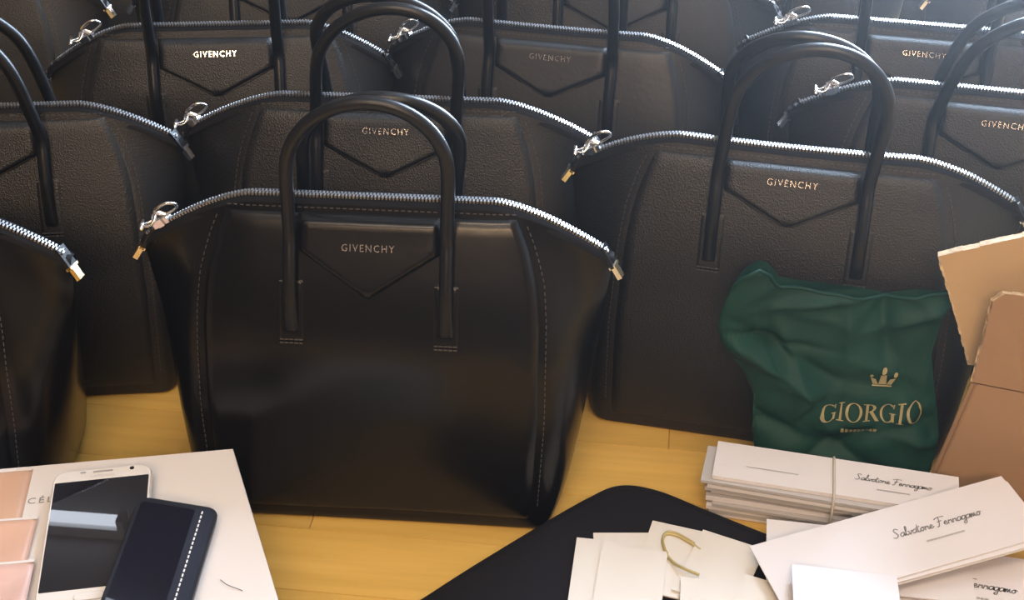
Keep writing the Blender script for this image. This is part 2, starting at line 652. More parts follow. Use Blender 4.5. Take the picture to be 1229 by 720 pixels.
        v, f = self.patch(rows, 22, 0.0068, 0.0065, -1, 0.0028)
        fpn = add('flap_patch', v, f, L, root, True)
        # dark turned edge under the patch
        v, f = self.patch([(z - .0016, a - .0016, b + .0016) for z, a, b in rows], 22, 0.0014, 0.0015, -1, 0.0018)
        add('patch_edge', v, f, M['handle'], fpn, True)
        V = []
        zl = (0.2250 if self.smoothleather else 0.2330) - self.sag * .8
        for (x, y, e) in LOGO[0]:
            p, n = self.SN(x, zl + y * 0.95, -1)
            V.append(p + n * (0.0104 + e))
        add('logo', V, LOGO[1], M['logo'], fpn)

        # ---- handles with their tabs
        HX = 0.058
        for side, lean in ((-1, self.lean_f), (1, self.lean_b)):
            tabs = MB()
            for sg in (-1, 1):
                rows = [(z, sg * HX - .0105, sg * HX + .0105) for z in (.203, .2015, .199, .194, .186, .178, .170, .164, .160, .1575, .156)]
                v, f = self.patch(rows, 8, 0.0022, 0.003, side, 0.002)
                tb = add('handle_tab', v, f, L if not self.smoothleather else M['smooth'], root, True)
                st = MB()
                for zz in (.1595, .1570):
                    self.stitches(st, [(sg * HX - .009, zz), (sg * HX + .009, zz)], .0046, .0034, .0028, side, .0010)
                self.stitches(st, [(sg * HX - .0095, .2005), (sg * HX + .0095, .2005)], .0040, .0034, .0026, side, .0009)
                st.build('tab_stitching', M['stitch'], tb, kind='stuff')
            ztop = self.htop
            pts, rad, fl = [], [], []
            left, right = [], []
            for sg, dst in ((-1, left), (1, right)):
                for z, o in ((.1655, .0030), (.176, .0050), (.190, .0072), (.203, .0082), (.218, .0088), (.232, .0095)):
                    p, n = self.SN(sg * HX, z, side)
                    dst.append(p + n * o)
                py = dst[-1][1]
                for z, t in ((.252, .2), (.270, .5), (ztop - .058, .8)):
                    q = (z - .232) / (ztop - .232)
                    dst.append(np.array([sg * HX + lean[0] * q ** 1.3, py + side * .004 * t + lean[1] * q ** 1.3, z]))
            zc = ztop - .055
            arc = []
            yb = left[-1][1]
            for k in range(1, 12):
                an = math.pi * k / 12
                z = zc + .055 * math.sin(an)
                q = (z - .232) / (ztop - .232)
                x = -HX * math.cos(an) * 1.0
                arc.append(np.array([x + lean[0] * q ** 1.3, left[5][1] + side * .004 + lean[1] * q ** 1.3, z]))
            path = spline(left + arc + right[::-1], 110)
            n = len(path)
            rr, ff = [], []
            for i in range(n):
                e = min(i, n - 1 - i) / n
                rr.append(.0052 if e > .05 else .0058 - .0006 * e / .05)
                ff.append(1.0 if e > .09 else .45 + .55 * e / .09)
            hm = MB()
            hm.tube(path, rr, 12, False, ff)
            hm.build('handle', M['handle'], root, True)

        # ---- zip: tape, two rows of teeth, end tabs, slider and pull
        N = 60
        ss = [-1 + 2 * i / N for i in range(N + 1)]

        def top(s, dy=0, dz=0):
            return np.array([s * self.W(1), dy, self.T(s) + dz])
        V, Fc = [], []
        prof = [(-.0098, -.004), (-.0085, -.0012), (-.0055, .0012), (0, .0022), (.006, .0016), (.0095, .0010), (.0115, -.003)]
        for s in ss:
            k = 1 - .35 * abs(s) ** 6
            for y, z in prof:
                V.append(top(s, y * k, z))
        for i in range(N):
            for k in range(len(prof) - 1):
                a = i * len(prof) + k
                Fc.append((a, a + len(prof), a + len(prof) + 1, a + 1))
        add('zip_tape', V, Fc, M['tape'], root, True)
        # teeth
        tm = MB()
        fine = [top(-.97 + 1.94 * i / 400, 0, .0031) for i in range(401)]
        acc, pitch, nxt, row = 0, .00135, 0, 0
        for a, b in zip(fine[:-1], fine[1:]):
            seg = np.linalg.norm(b - a)
            while nxt <= acc + seg:
                p = a + (b - a) * ((nxt - acc) / seg)
                t = (b - a) / seg
                yv = np.array([0, 1.0, 0])
                nrm = np.cross(t, yv)
                if nrm[2] < 0:
                    nrm = -nrm
                tm.box(p + yv * (.0016 if row % 2 else -.0016), (.0013, .0034, .0022), np.array([t, yv, nrm]).T)
                row += 1
                nxt += pitch
            acc += seg
        tm.build('zip_teeth', M['teeth'], root, kind='stuff')
        # slider
        s0 = self.slider_s
        a, b = top(s0 - .01), top(s0 + .01)
        t = (b - a) / np.linalg.norm(b - a)
        yv = np.array([0, 1.0, 0])
        nr = np.cross(t, yv)
        if nr[2] < 0:
            nr = -nr
        B = np.array([t, yv, nr]).T
        c = top(s0, 0, 0.004)
        sm = MB()
        for (x, w, h, zo) in ((-.004, .009, .005, .001), (.0, .011, .006, .0012), (.004, .008, .005, .001)):
            sm.box(c + B @ np.array([x, 0, zo]), (.005, w, h), B)
        sm.tube([c + B @ np.array(q) for q in ((-.006, 0, .004), (-.003, 0, .008), (.003, 0, .008), (.006, 0, .004))], .0014, 6)
        sl = sm.build('zip_slider', M['silver'], root)
        pl = MB()
        ph = R(self.pull if not isinstance(self.pull, str) else 12)
        # long link hooked in the slider, lying back along the zip, with a second link and bar
        Lk = np.array([math.cos(ph), -.25, math.sin(ph)])
        Lk = B @ (Lk / np.linalg.norm(Lk))
        Sd = np.cross(Lk, B[:, 1] * .8 + B[:, 2] * .6)
        Sd /= np.linalg.norm(Sd)
        o = c + B @ np.array([.001, 0, .007])
        ring = [o + Lk * (.010 + .010 * math.copysign(abs(math.cos(q)) ** .7, math.cos(q))) + Sd * .0065 * math.copysign(abs(math.sin(q)) ** .8, math.sin(q))
                for q in [2 * math.pi * i / 20 for i in range(20)]]
        pl.tube(ring, .0013, 6, True)
        o2 = o - Lk * .002
        D2 = B @ np.array([-.86, -.35, -.1])
        S2 = np.cross(D2, B[:, 2])
        S2 /= np.linalg.norm(S2)
        ring2 = [o2 + D2 * (.007 + .008 * math.cos(q)) + S2 * .0045 * math.sin(q) + B[:, 2] * .002 * math.cos(q * 2) for q in [2 * math.pi * i / 16 for i in range(16)]]
        pl.tube(ring2, .0012, 6, True)
        e2 = o2 + D2 * .014
        pl.tube([e2 - B[:, 1] * .006, e2 + B[:, 1] * .004 + B[:, 2] * .003], .0018, 8)
        pl.build('zip_pull', M['silver'], sl, True)
        # end tabs
        for sg in (-1, 1):
            tip = top(sg * .985, 0, .001)
            d = np.array([sg * .55, -.30, -.80])
            d /= np.linalg.norm(d)
            w = np.array([0.25 * sg, 1.0, 0])
            w /= np.linalg.norm(w)
            nn = np.cross(d, w)
            Bt = np.array([d, w, nn]).T
            tbm = MB()
            tbm.box(tip + d * .004 + np.array([-sg * .004, 0, .003]), (.018, .010, .0035), Bt)
            tb = tbm.build('zip_end_tab', M['handle'], root)
            cm = MB()
            cm.box(tip + d * .018 + np.array([-sg * .004, 0, .003]), (.010, .0065, .0040), Bt)
            cm.box(tip + d * .0122 + np.array([-sg * .004, 0, .003]), (.002, .010, .0055), Bt)
            cm.build('tab_tip', M['brass'] if self.smoothleather else M['silver'], tb)


BAGS = [
    Bag((-.103, .884), -4.5, 'glossy smooth black leather handbag, front and centre, behind the white box', 'smooth', 1, hd=.98, drop=.042, vtip=.190, wb=.141,
        dents=((0.0, .075, .07, .055, .004), (-.115, .09, .03, .06, .003), (.10, .10, .035, .05, .003)), lean_f=(.006, .004), lean_b=(.016, -.050), pull=8, htop=.345),
    Bag((-.103, 1.052), -4.5, 'grained black handbag directly behind the glossy front one', 'grain', 2, hd=.86, lean_f=(.012, -.004), lean_b=(-.006, -.042), slider=-.95),
    Bag((.225, .968), -13, 'grained black handbag behind the green dust bag', 'grain', 3, hd=.84, lean_f=(.012, .0), lean_b=(-.002, -.040), pull=14, sag=.004, wb=.150),
    Bag((-.447, 1.034), 4, 'grained black handbag cut by the left edge, behind the smooth one in the left corner', 'grain', 4, hd=.9, lean_f=(-.022, -.002), lean_b=(-.02, -.03), wt=.168, wb=.145),
    Bag((-.508, .868), 0, 'smooth black handbag in the front left corner with blue sheen on its side', 'smooth', 5, hd=.94, drop=.042, wb=.138),
    Bag((-.276, 1.209), 3, 'grained black handbag in the third row, left of centre, with its zip pull shining', 'grain', 6, hd=.86, slider=-.74, drop=.04,
        dents=((-.07, .2, .04, .012, -.003),), lean_f=(.004, -.01), lean_b=(0, -.03), wt=.163),
    Bag((.041, 1.203), -13, 'dull black handbag with slack zip in the third row centre', 'dull', 7, sag=.002, hd=.84, lean_b=(.0, .0), wt=.163),
    Bag((.42, 1.063), -14, 'grained black handbag at the right edge, behind the one with green dust bag', 'grain', 8, hd=.80, lean_f=(.03, -.03), lean_b=(.03, -.05), pull=10, slider=-.80, wb=.142),
    Bag((.387, 1.207), -13, 'grained black handbag in the fourth row at the right, in window glare', 'grain', 9, hd=.80, slider=-.72, pull=10, wb=.142, wt=.172),
    Bag((.108, 1.357), -6, 'black handbag behind the dull one with the slack zip', 'grain', 10, hd=.82, wb=.140, wt=.167),
    Bag((-.230, 1.378), 3, 'black handbag in the back row, left of centre, its zip above the frame', 'grain', 11, hd=.9, wt=.167),
    Bag((-.600, 1.348), 3, 'black handbag in the back row at the top left corner', 'grain', 12, hd=.9),
    Bag((.268, 1.510), -22, 'black handbag at the back, its right zip end gleaming near the window', 'grain', 13, hd=.8),
    Bag((.615, 1.355), -8, 'black handbag at the top right corner with gleaming zip pull', 'grain', 14, hd=.85, pull=10),
    Bag((-.42, 1.565), 2, 'black handbag farthest back on the left, only a sliver showing', 'grain', 15),
    Bag((-.07, 1.600), 0, 'black handbag farthest back in the middle, only a sliver showing', 'grain', 17, wt=.165),
    Bag((.520, 1.660), -10, 'black handbag farthest back on the right, only a sliver showing', 'grain', 16),
]


# ------------------------------------------------------------------ paper goods
def prism(quad, th, zs=0.0, bevel=0.0):
    """slab on a convex outline; quad of (x, y, z) top corners"""
    n = len(quad)
    v = [np.array(q, float) - (0, 0, th) for q in quad] + [np.array(q, float) for q in quad]
    f = [tuple(range(n - 1, -1, -1)), tuple(range(n, 2 * n))]
    for i in range(n):
        j = (i + 1) % n
        f.append((i, j, n + j, n + i))
    return v, f


def rect(tl, yaw, w, l, z=0.0, dz_w=0.0, dz_l=0.0):
    """corners TL, BL, BR, TR (counter clockwise seen from above): w along yaw, l towards the viewer"""
    a = R(yaw)
    ux = np.array([math.cos(a), math.sin(a), 0])
    uy = np.array([math.sin(a), -math.cos(a), 0])
    o = np.array([tl[0], tl[1], z])
    p = lambda s, t: o + ux * w * s + uy * l * t + np.array([0, 0, dz_w * s + dz_l * t])
    return p


def card(name, P, th, m, label, cat, group=None, parent=None):
    q = [P(0, 0), P(0, 1), P(1, 1), P(1, 0)]
    base = sum(q) / 4 - np.array([0, 0, th])
    v, f = prism([a - base for a in q], th)
    o = add(name, v, f, m, parent)
    if parent is None:
        o.location = base
        tag(o, label, cat, group)
    return o, base


GL = {
    'S': [[(1.3, 2.0), (.8, 2.4), (.3, 2.0), (.7, 1.3), (1.0, .6), (.5, 0), (-.1, .25)]],
    'a': [[(.9, .9), (.4, 1), (0, .5), (.3, 0), (.8, .5), (.9, 1), (.85, .2), (1.15, .1)]],
    'l': [[(0, .2), (.5, 1.5), (.6, 2.3), (.35, 2.2), (.25, .5), (.5, 0), (.8, .3)]],
    'v': [[(0, .9), (.2, .9), (.4, 0), (.8, .9), (1.05, .8)]],
    't': [[(.25, 2.0), (.2, .3), (.5, 0), (.8, .3)], [(-.1, 1.3), (.7, 1.45)]],
    'o': [[(.4, 1), (0, .5), (.35, 0), (.75, .5), (.4, 1), (.9, .9), (1.05, .8)]],
    'r': [[(0, 0), (.15, .95), (.3, .75), (.7, .9), (.7, .2), (1, .05)]],
    'e': [[(0, .3), (.65, .6), (.45, 1), (.1, .6), (.25, .05), (.6, .05), (.95, .4)]],
    'F': [[(.75, 2.2), (.55, .8), (.3, 0), (-.1, -.1)], [(-.3, 2.0), (.5, 2.35), (1.9, 2.3)], [(.2, 1.15), (1.2, 1.3)]],
    'g': [[(.9, .9), (.4, 1), (0, .5), (.3, 0), (.8, .5), (.9, 1), (.75, -.8), (.3, -1.1), (.2, -.7), (1.15, .2)]],
    'm': [[(0, 0), (.1, .95), (.15, .1), (.45, 1), (.6, .1), (.9, 1), (1.0, .2), (1.3, .1)]],
    ' ': [],
}
ADV = {'S': 1.5, 'F': 1.5, ' ': .7, 'm': 1.35, 'l': .7, 't': .75}


def script_strokes(word):
    x = 0
    out = []
    for ch in word:
        for st in GL[ch]:
            out.append([(x + a + .18 * b, b) for a, b in st])
        x += ADV.get(ch, 1.0)
    w = x
    return [[(a - w / 2, b) for a, b in s] for s in out], w


def ink_lines(strokes, P, w, l, cx, cy, scale, wid, m, parent, base, name, lift=0.00025, smoothn=5):
    """flat print: ribbons on the card; cx, cy card fractions of the centre"""
    mb = MB()
    for st in strokes:
        pts = spline([(a, b, 0) for a, b in st], max(2, smoothn * (len(st) - 1)))
        for i, (a, b) in enumerate(zip(pts[:-1], pts[1:])):
            d = b - a
            L = math.hypot(d[0], d[1])
            if L < 1e-6:
                continue
            nx, ny = -d[1] / L * wid / 2, d[0] / L * wid / 2
            ex, ey = d[0] / L * wid * .25, d[1] / L * wid * .25
            q = []
            for (px, py) in ((a[0] - ex + nx, a[1] - ey + ny), (a[0] - ex - nx, a[1] - ey - ny), (b[0] + ex - nx, b[1] + ey - ny), (b[0] + ex + nx, b[1] + ey + ny)):
                q.append(P(cx + px * scale / w, cy - py * scale / l) + np.array([0, 0, lift]) - base)
            mb.put(q, [(0, 1, 2, 3)])
    return mb.build(name, m, parent)


SIG, SIGW = script_strokes('Salvatore Ferragamo')


def signature(P, w, l, cx, cy, width, parent, base):
    s = width / SIGW
    ink_lines(SIG, P, w, l, cx, cy, s, .21, M['ink'], parent, base, 'signature_print')
    # the tiny illegible line below the signature
    r = random.Random(3)
    dash = []
    x = -4.0
    while x < 4.0:
        k = r.uniform(.3, .7)
        dash.append([(x, -2.9), (x + k, -2.9)])
        x += k + .3
    ink_lines(dash, P, w, l, cx, cy, s, .45, M['paleink'], parent, base, 'small_print', smoothn=1)


# --- black felt pouch lying on the floor, rounded corner pointing away
def felt_pouch():
    t = empty('felt_pouch', (0.10, 0.72, 0))
    tag(t, 'flat black felt pouch with rounded corner lying under the cream tags', 'pouch')
    ctrl = [(-.085, .56), (-.110, .672), (-.06, .726), (.010, .788), (.060, .829), (.088, .845), (.118, .839), (.155, .816), (.20, .788), (.29, .735), (.33, .62), (.25, .52), (0, .48)]
    out = spline([(a - .10, b - .72, 0) for a, b in ctrl], 96, True)
    c = np.array([0.0, -.08, 0])
    V, Fc = [], []
    rings = [(1.0, .0005), (1.004, .004), (1.0, .0075), (.985, .0100), (.95, .0115), (.85, .0122), (.6, .0126), (.3, .0127)]
    n = len(out)
    for k, z in rings:
        for p in out:
            q = c + (p - c) * k
            V.append((q[0], q[1], z))
    for i in range(len(rings) - 1):
        for j in range(n):
            l = (j + 1) % n
            Fc.append((i * n + j, i * n + l, (i + 1) * n + l, (i + 1) * n + j))
    V.append((c[0], c[1], .0127))
    for j in range(n):
        Fc.append(((len(rings) - 1) * n + j, (len(rings) - 1) * n + (j + 1) % n, len(V) - 1))
    Fc.append(tuple(range(n - 1, -1, -1)))
    add('body', V, Fc, M['felt'], t, True)
    # stitched hem just inside the edge
    hem = [c + (p - c) * .955 + np.array([0, 0, .0115]) for p in out]
    hm = MB()
    hm.tube(hem, .0007, 5, True)
    hm.build('hem_seam', M['felt'], t, True)


felt_pouch()

# --- cream tags
ZF = 0.0130
GT = 'cream tags spread on the black felt'
# (top-left, yaw, width, length, z of top, label)
TAGS = [
    ((.063, .783), 0, .046, .085, ZF + .0012, 'cream tag with flat upper edge, tucked under the leftmost tag'),
    ((.050, .776), -8, .045, .085, ZF + .0030, 'leftmost cream tag on the black felt'),
    ((.110, .795), -18, .046, .075, ZF + .0028, 'cream tag with the loop of gold cord on it'),
    ((.069, .767), -10, .050, .080, ZF + .0050, 'large cream tag in the middle, over the leftmost ones'),
    ((.148, .783), -26, .050, .070, ZF + .0046, 'cream tag right of the gold cord, shaded by the white cards'),
    ((.125, .730), -7, .045, .070, ZF + .0074, 'cream tag at the bottom edge, in front of the cord loop'),
    ((.173, .731), -24, .034, .060, ZF + .0092, 'narrow cream tag at the bottom edge, against the white cards'),
]
for i, (tl, yaw, w, l, z, lab) in enumerate(TAGS):
    o, base = card('cream_tag', rect(tl, yaw, w, l, z), .0012, M['cream'], lab, 'tag', GT)
cd = MB()
zc = ZF + .0028 + .0011
pts = spline([(.1435, .7615, zc), (.134, .7715, zc), (.126, .7775, zc), (.119, .7785, zc), (.1155, .771, zc), (.117, .758, zc), (.1215, .747, zc + .001),
              (.128, .738, zc + .004), (.1385, .7305, zc + .005)], 60)
oc = np.array([.128, .755, zc - .0011])
cd.tube([p - oc for p in pts], .0011, 8)
cd.tube([p - oc + np.array([.0003, .0016, .0008]) for p in pts[4:40]], .0008, 6)
co = cd.build('gold_cord', M['cord'], None, True)
co.location = oc
tag(co, 'thin gold elastic cord looped on a cream tag', 'cord')

# --- bundle of white cards under a rubber band
GS = 'bundle of white cards under a rubber band'
r = random.Random(11)
NB = 11
HB = .0432
th = HB / NB
for i in range(NB):
    z = (i + 1) * th
    topc = i == NB - 1
    dx, dy = r.uniform(-.004, .004), r.uniform(-.003, .003)
    yaw = -13.5 + r.uniform(-1.2, 1.2)
    if topc:
        dx = dy = 0
        yaw = -13.5
    if i == NB - 2:
        dx, dy, yaw = -.008, -.001, -14.5
    pos = ['at the very top, with a signature print', 'second from the top, sticking out at the left', 'third from the top', 'fourth from the top', 'fifth from the top',
           'sixth from the top', 'seventh from the top', 'fifth from the floor', 'third from the floor', 'second from the floor', 'lowest, on the floor'][NB - 1 - i]
    if NB - 1 - i == 7:
        pos = 'fourth from the floor'
    P = rect((.167 + dx, .859 + dy), yaw, .188, .043, z - .0002)
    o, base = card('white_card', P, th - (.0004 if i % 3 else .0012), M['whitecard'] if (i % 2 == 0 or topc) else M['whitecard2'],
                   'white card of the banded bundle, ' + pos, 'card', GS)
    if topc:
        signature(P, .188, .043, .735, .50, .058, o, base)
        rr = random.Random(4)
        dash = []
        x = -9
        while x < 9:
            k = rr.uniform(.4, .9)
            dash.append([(x, 0), (x + k, 0)])
            x += k + .35
        ink_lines(dash, P, .188, .043, .24, .62, .0022, .5, M['paleink'], o, base, 'small_print', smoothn=1)
P = rect((.167, .859), -13.5, .188, .043, HB + .0004)
A0, A1 = P(.49, 0), P(.50, 1)
dwn = np.array([0, 0, -HB - .0002])
e0 = (A0 - A1) / np.linalg.norm(A0 - A1) * .006
bm = MB()
loop = spline([A0, A0 * .5 + A1 * .5, A1, A1 - e0 + dwn * .25, A1 - e0 + dwn * .75, A1 + dwn * .97, A0 * .5 + A1 * .5 + dwn * .97, A0 + dwn * .97, A0 + e0 + dwn * .7, A0 + e0 + dwn * .3], 60, True)
ob_ = np.array([A1[0], A1[1], 0])
bm.tube([p - ob_ for p in loop], .0011, 6, True)
bo = bm.build('rubber_band', M['band'], None, True)
bo.location = ob_
tag(bo, 'beige rubber band around the bundle of white cards', 'rubber band')

# --- loose white cards at the right
GW = 'loose white cards in front of the bundle'
# supporting pile under the signature card at the bottom right
e2 = rect((.262, .778), -13.5, .205, .068, .0)
for i in range(4):
    z = .0145 + .0015 * (i + 1)
    P = rect((.262 + .003 * math.sin(i * 2.1), .776 + .002 * math.cos(i * 3)), -13.5 + (1.5, -1, .8, 0)[i], .205, .068, z)
    o, base = card('loose_card', P, .0013, M['whitecard'],
                   ['white card at the bottom right, lowest of its pile', 'white card at the bottom right, second of its pile from below', 'white card at the bottom right, third of its pile from below',
                    'white card at the bottom right, its signature half in shade'][i], 'card', GW)
    if i == 3:
        signature(P, .205, .068, .40, .52, .072, o, base)
# card peeping out at the left
P = rect((.197, .787), -9, .150, .066, .0250)
card('loose_card', P, .0012, M['whitecard'], 'white card peeping out behind the large tilted signature card', 'card', GW)
# the large tilted signature card and two more under it
for i in range(3):
    dz = -.0016 * (2 - i)
    tl = (.178 + .002 * (2 - i), .751 - .0006 * (2 - i))
    P = rect(tl, 14.3 + (-.5, -.9, 0)[i], .205, .0655, .0310 + dz, .025, -.001)
    o, base = card('loose_card', P, .0010, M['whitecard'], ['white card lowest of the tilted three', 'white card in the middle of the tilted three',
                   'large tilted white card on top with signature in full light'][i], 'card', GW)
    if i == 2:
        signature(P, .205, .0655, .665, .47, .070, o, base)
P = rect((.203, .7205), -8, .075, .060, .0430, -.002, .003)
card('loose_card', P, .0010, M['whitecard'], 'blank white card at the bottom edge, in front of the tilted signature card', 'card', GW)


# ------------------------------------------------------------------ white box with phones and pink packets
BZ = 0.085
bx = empty('white_box', (-.30, .70, 0))
tag(bx, 'large flat white gift box carrying two phones', 'box')
quad = [(-.2112, .800), (-.489, .762), (-.391, .509), (-.1154, .536)]
q = [np.array([a + .30, b - .70, 0]) for a, b in quad]
cen = sum(q) / 4
bq = [cen + (a - cen) * .985 for a in q]
v, f = prism([a + np.array([0, 0, .062]) for a in bq], .062)
add('tray', v, f, M['board'], bx)
# lid with a soft edge
rings = [(1.0, .042), (1.0, BZ - .0012), (.9975, BZ - .0003), (.994, BZ)]
V, Fc = [], []
for k, z in rings:
    for a in q:
        V.append(cen + (a - cen) * k + np.array([0, 0, z]))
for i in range(3):
    for j in range(4):
        l = (j + 1) % 4
        Fc.append((i * 4 + j, i * 4 + l, i * 4 + 4 + l, i * 4 + 4 + j))
Fc.append((12, 13, 14, 15))
Fc.append((3, 2, 1, 0))
lid = add('lid', V, Fc, M['board'], bx)
tv, tf = text_geo('CÉLINE', .0088, 0.0, 1.35, 3)
a = R(8)
V = []
for x, y, z in tv:
    x, y = x * 1.0, y
    V.append((x * math.cos(a) - y * math.sin(a) - .3317 + .30, x * math.sin(a) + y * math.cos(a) + .7430 - .70, BZ + .0003))
add('lettering', V, tf, M['ink'], lid)


def rrect(w, l, rad, n=6):
    pts = []
    for cx, cy, a0 in ((w / 2 - rad, l / 2 - rad, 0), (-w / 2 + rad, l / 2 - rad, 90), (-w / 2 + rad, -l / 2 + rad, 180), (w / 2 - rad, -l / 2 + rad, 270)):
        for i in range(n + 1):
            t = R(a0 + 90 * i / n)
            pts.append((cx + rad * math.cos(t), cy + rad * math.sin(t)))
    return pts


def lofted(pts, rings):
    V, Fc = [], []
    n = len(pts)
    for k, z in rings:
        for x, y in pts:
            d = math.hypot(x, y)
            s = (d - k) / d
            V.append((x * s, y * s, z))
    for i in range(len(rings) - 1):
        for j in range(n):
            l = (j + 1) % n
            Fc.append((i * n + j, i * n + l, (i + 1) * n + l, (i + 1) * n + j))
    Fc.append(tuple((len(rings) - 1) * n + j for j in range(n)))
    Fc.append(tuple(range(n - 1, -1, -1)))
    return V, Fc


def plate(w, l, rad, z0, z1, cx=0, cy=0):
    v, f = lofted(rrect(w, l, rad, 4), [(0, z0), (0, z1)])
    return [(a + cx, b + cy, c) for a, b, c in v], f


# white phone
PWD, PLN = .0700, .130
wp = empty('white_phone', (-.2875, .6985, BZ + .0034), (R(2.6), 0, R(9)))
tag(wp, 'white smartphone with dark screen lying on the white box', 'phone')
v, f = lofted(rrect(PWD, PLN, .010), [(.0025, 0), (.0004, .001), (0, .003), (0, .0055), (.0006, .0068)])
add('rim', v, f, M['phonemetal'], wp, False)
v, f = lofted(rrect(PWD - .0012, PLN - .0012, .0095), [(0, .0062), (.0002, .0072), (.0008, .0076)])
fr = add('front_plate', v, f, M['phonewhite'], wp)
v, f = plate(.0660, .1040, .0008, .0074, .00785, 0, .0005)
add('screen', v, f, M['glass'], wp)
v, f = plate(.014, .0016, .0007, .0074, .0080, 0, .0608)
add('earpiece', v, f, M['greytrim'], wp)
v, f = plate(.0032, .0032, .0015, .0074, .0080, .0205, .0610)
add('camera_lens', v, f, M['glass'], wp)
v, f = plate(.004, .0016, .0007, .0074, .0080, -.014, .0610)
add('sensor', v, f, M['greytrim'], wp)
tv, tf = text_geo('SAMSUNG', .0032, 0, 1.2, 2)
add('lettering', [(x, y + .0562, .0079) for x, y, z in tv], tf, M['paleink'], wp)
v, f = plate(.019, .0062, .0028, .0074, .0082, 0, -.0585)
add('home_button', v, f, M['phonewhite'], wp)
v, f = plate(.020, .0072, .0033, .0074, .0078, 0, -.0585)
add('home_button_ring', v, f, M['greytrim'], wp)

v, f = plate(.016, .016, .003, -.0056, .0012, 0, .045)
add('camera_bump', v, f, M['phonemetal'], wp)

# black phone leaning on it
bp = empty('black_phone', (-.2375, .6530, BZ + .0080), (R(-0.5), R(11), R(-1.5)))
tag(bp, 'black smartphone in a white-stitched case overlapping the white phone', 'phone')
BW, BL = .0565, .142
v, f = lofted(rrect(BW, BL, .0085), [(.0018, 0), (.0002, .0012), (0, .004), (0, .0066), (.0004, .0076), (.0016, .0082)])
add('case', v, f, M['phoneblack'], bp)
v, f = plate(.0375, .130, .003, .0080, .0086, -.0065, .0)
add('screen', v, f, M['darkglass'], bp)
v, f = plate(.0135, .132, .0015, .0080, .0087, .0190, 0)
stp = add('leather_strip', v, f, M['stripe'], bp)
sm = MB()
for i in range(30):
    y = .0625 - i * .00435
    sm.box((.0175, y, .0089), (.0010, .0025, .0006))
sm.build('stitching', M['whitethread'], stp, kind='stuff')

# thin dark hair on the box
hm = MB()
hm.tube(spline([(-.0085, .006, .0004), (-.003, .0005, .0012), (.003, -.002, .0008), (.008, -.004, .0004)], 14), .00022, 5)
hr = hm.build('hair', M['hair'], None, True)
hr.location = (-.188, .657, BZ)
tag(hr, 'thin dark hair curling on the white box beside the black phone', 'hair')

# pink packets at the left edge
PK = [((-.458, .7625), 7.6, .1035, .062, 'pink1', 'tan-pink packet at the left edge of the white box, farthest of three'),
      ((-.440, .7095), 6.3, .1050, .058, 'pink2', 'peach packet in the middle of the three on the white box'),
      ((-.428, .6615), 8.0, .1045, .070, 'pink3', 'rose packet in shiny film, nearest of the three on the white box')]
for i, (tl, yaw, w, l, mm, lab) in enumerate(PK):
    a = R(yaw)
    t = empty('pink_packet', (tl[0], tl[1], BZ + .0003 + i * .0026), (R(0), 0, a))
    tag(t, lab, 'packet', 'pink packets on the white box')
    nx, ny = 22, 14
    rp = random.Random(20 + i)
    wv = [(rp.uniform(40, 160), rp.uniform(40, 160), rp.uniform(0, 6)) for _ in range(4)]
    V, Fc = [], []
    for j in range(ny + 1):
        for k in range(nx + 1):
            s, u = k / nx, j / ny
            e = min(s, 1 - s, u, 1 - u)
            z = .0020 * min(1, e / .06) + (.00022 if i < 2 else .0007) * sum(math.sin(p * s * w + q_ * u * l + h) for p, q_, h in wv) * min(1, e / .05) / 2
            V.append((s * w, -u * l, max(z, 0.0)))
    for j in range(ny):
        for k in range(nx):
            b_ = j * (nx + 1) + k
            Fc.append((b_, b_ + nx + 1, b_ + nx + 2, b_ + 1))
    rim = list(range(nx + 1)) + [(nx + 1) * (j + 1) - 1 for j in range(1, ny + 1)] + [ny * (nx + 1) + k for k in range(nx - 1, -1, -1)] + [j * (nx + 1) for j in range(ny - 1, 0, -1)]
    n0 = len(V)
    V += [(V[k][0], V[k][1], -.0002) for k in rim]
    for k in range(len(rim)):
        l2 = (k + 1) % len(rim)
        Fc.append((rim[k], rim[l2], n0 + l2, n0 + k))
    Fc.append(tuple(n0 + k for k in range(len(rim))))
    add('sheet', V, Fc, M[mm], t, True)
    sv, sf = prism([(0, 0, .0011), (0, -.0022, .0011), (w, -.0022, .0011), (w, 0, .0011)], .0008)
    add('sealed_edge', sv, sf, M['board'], t)


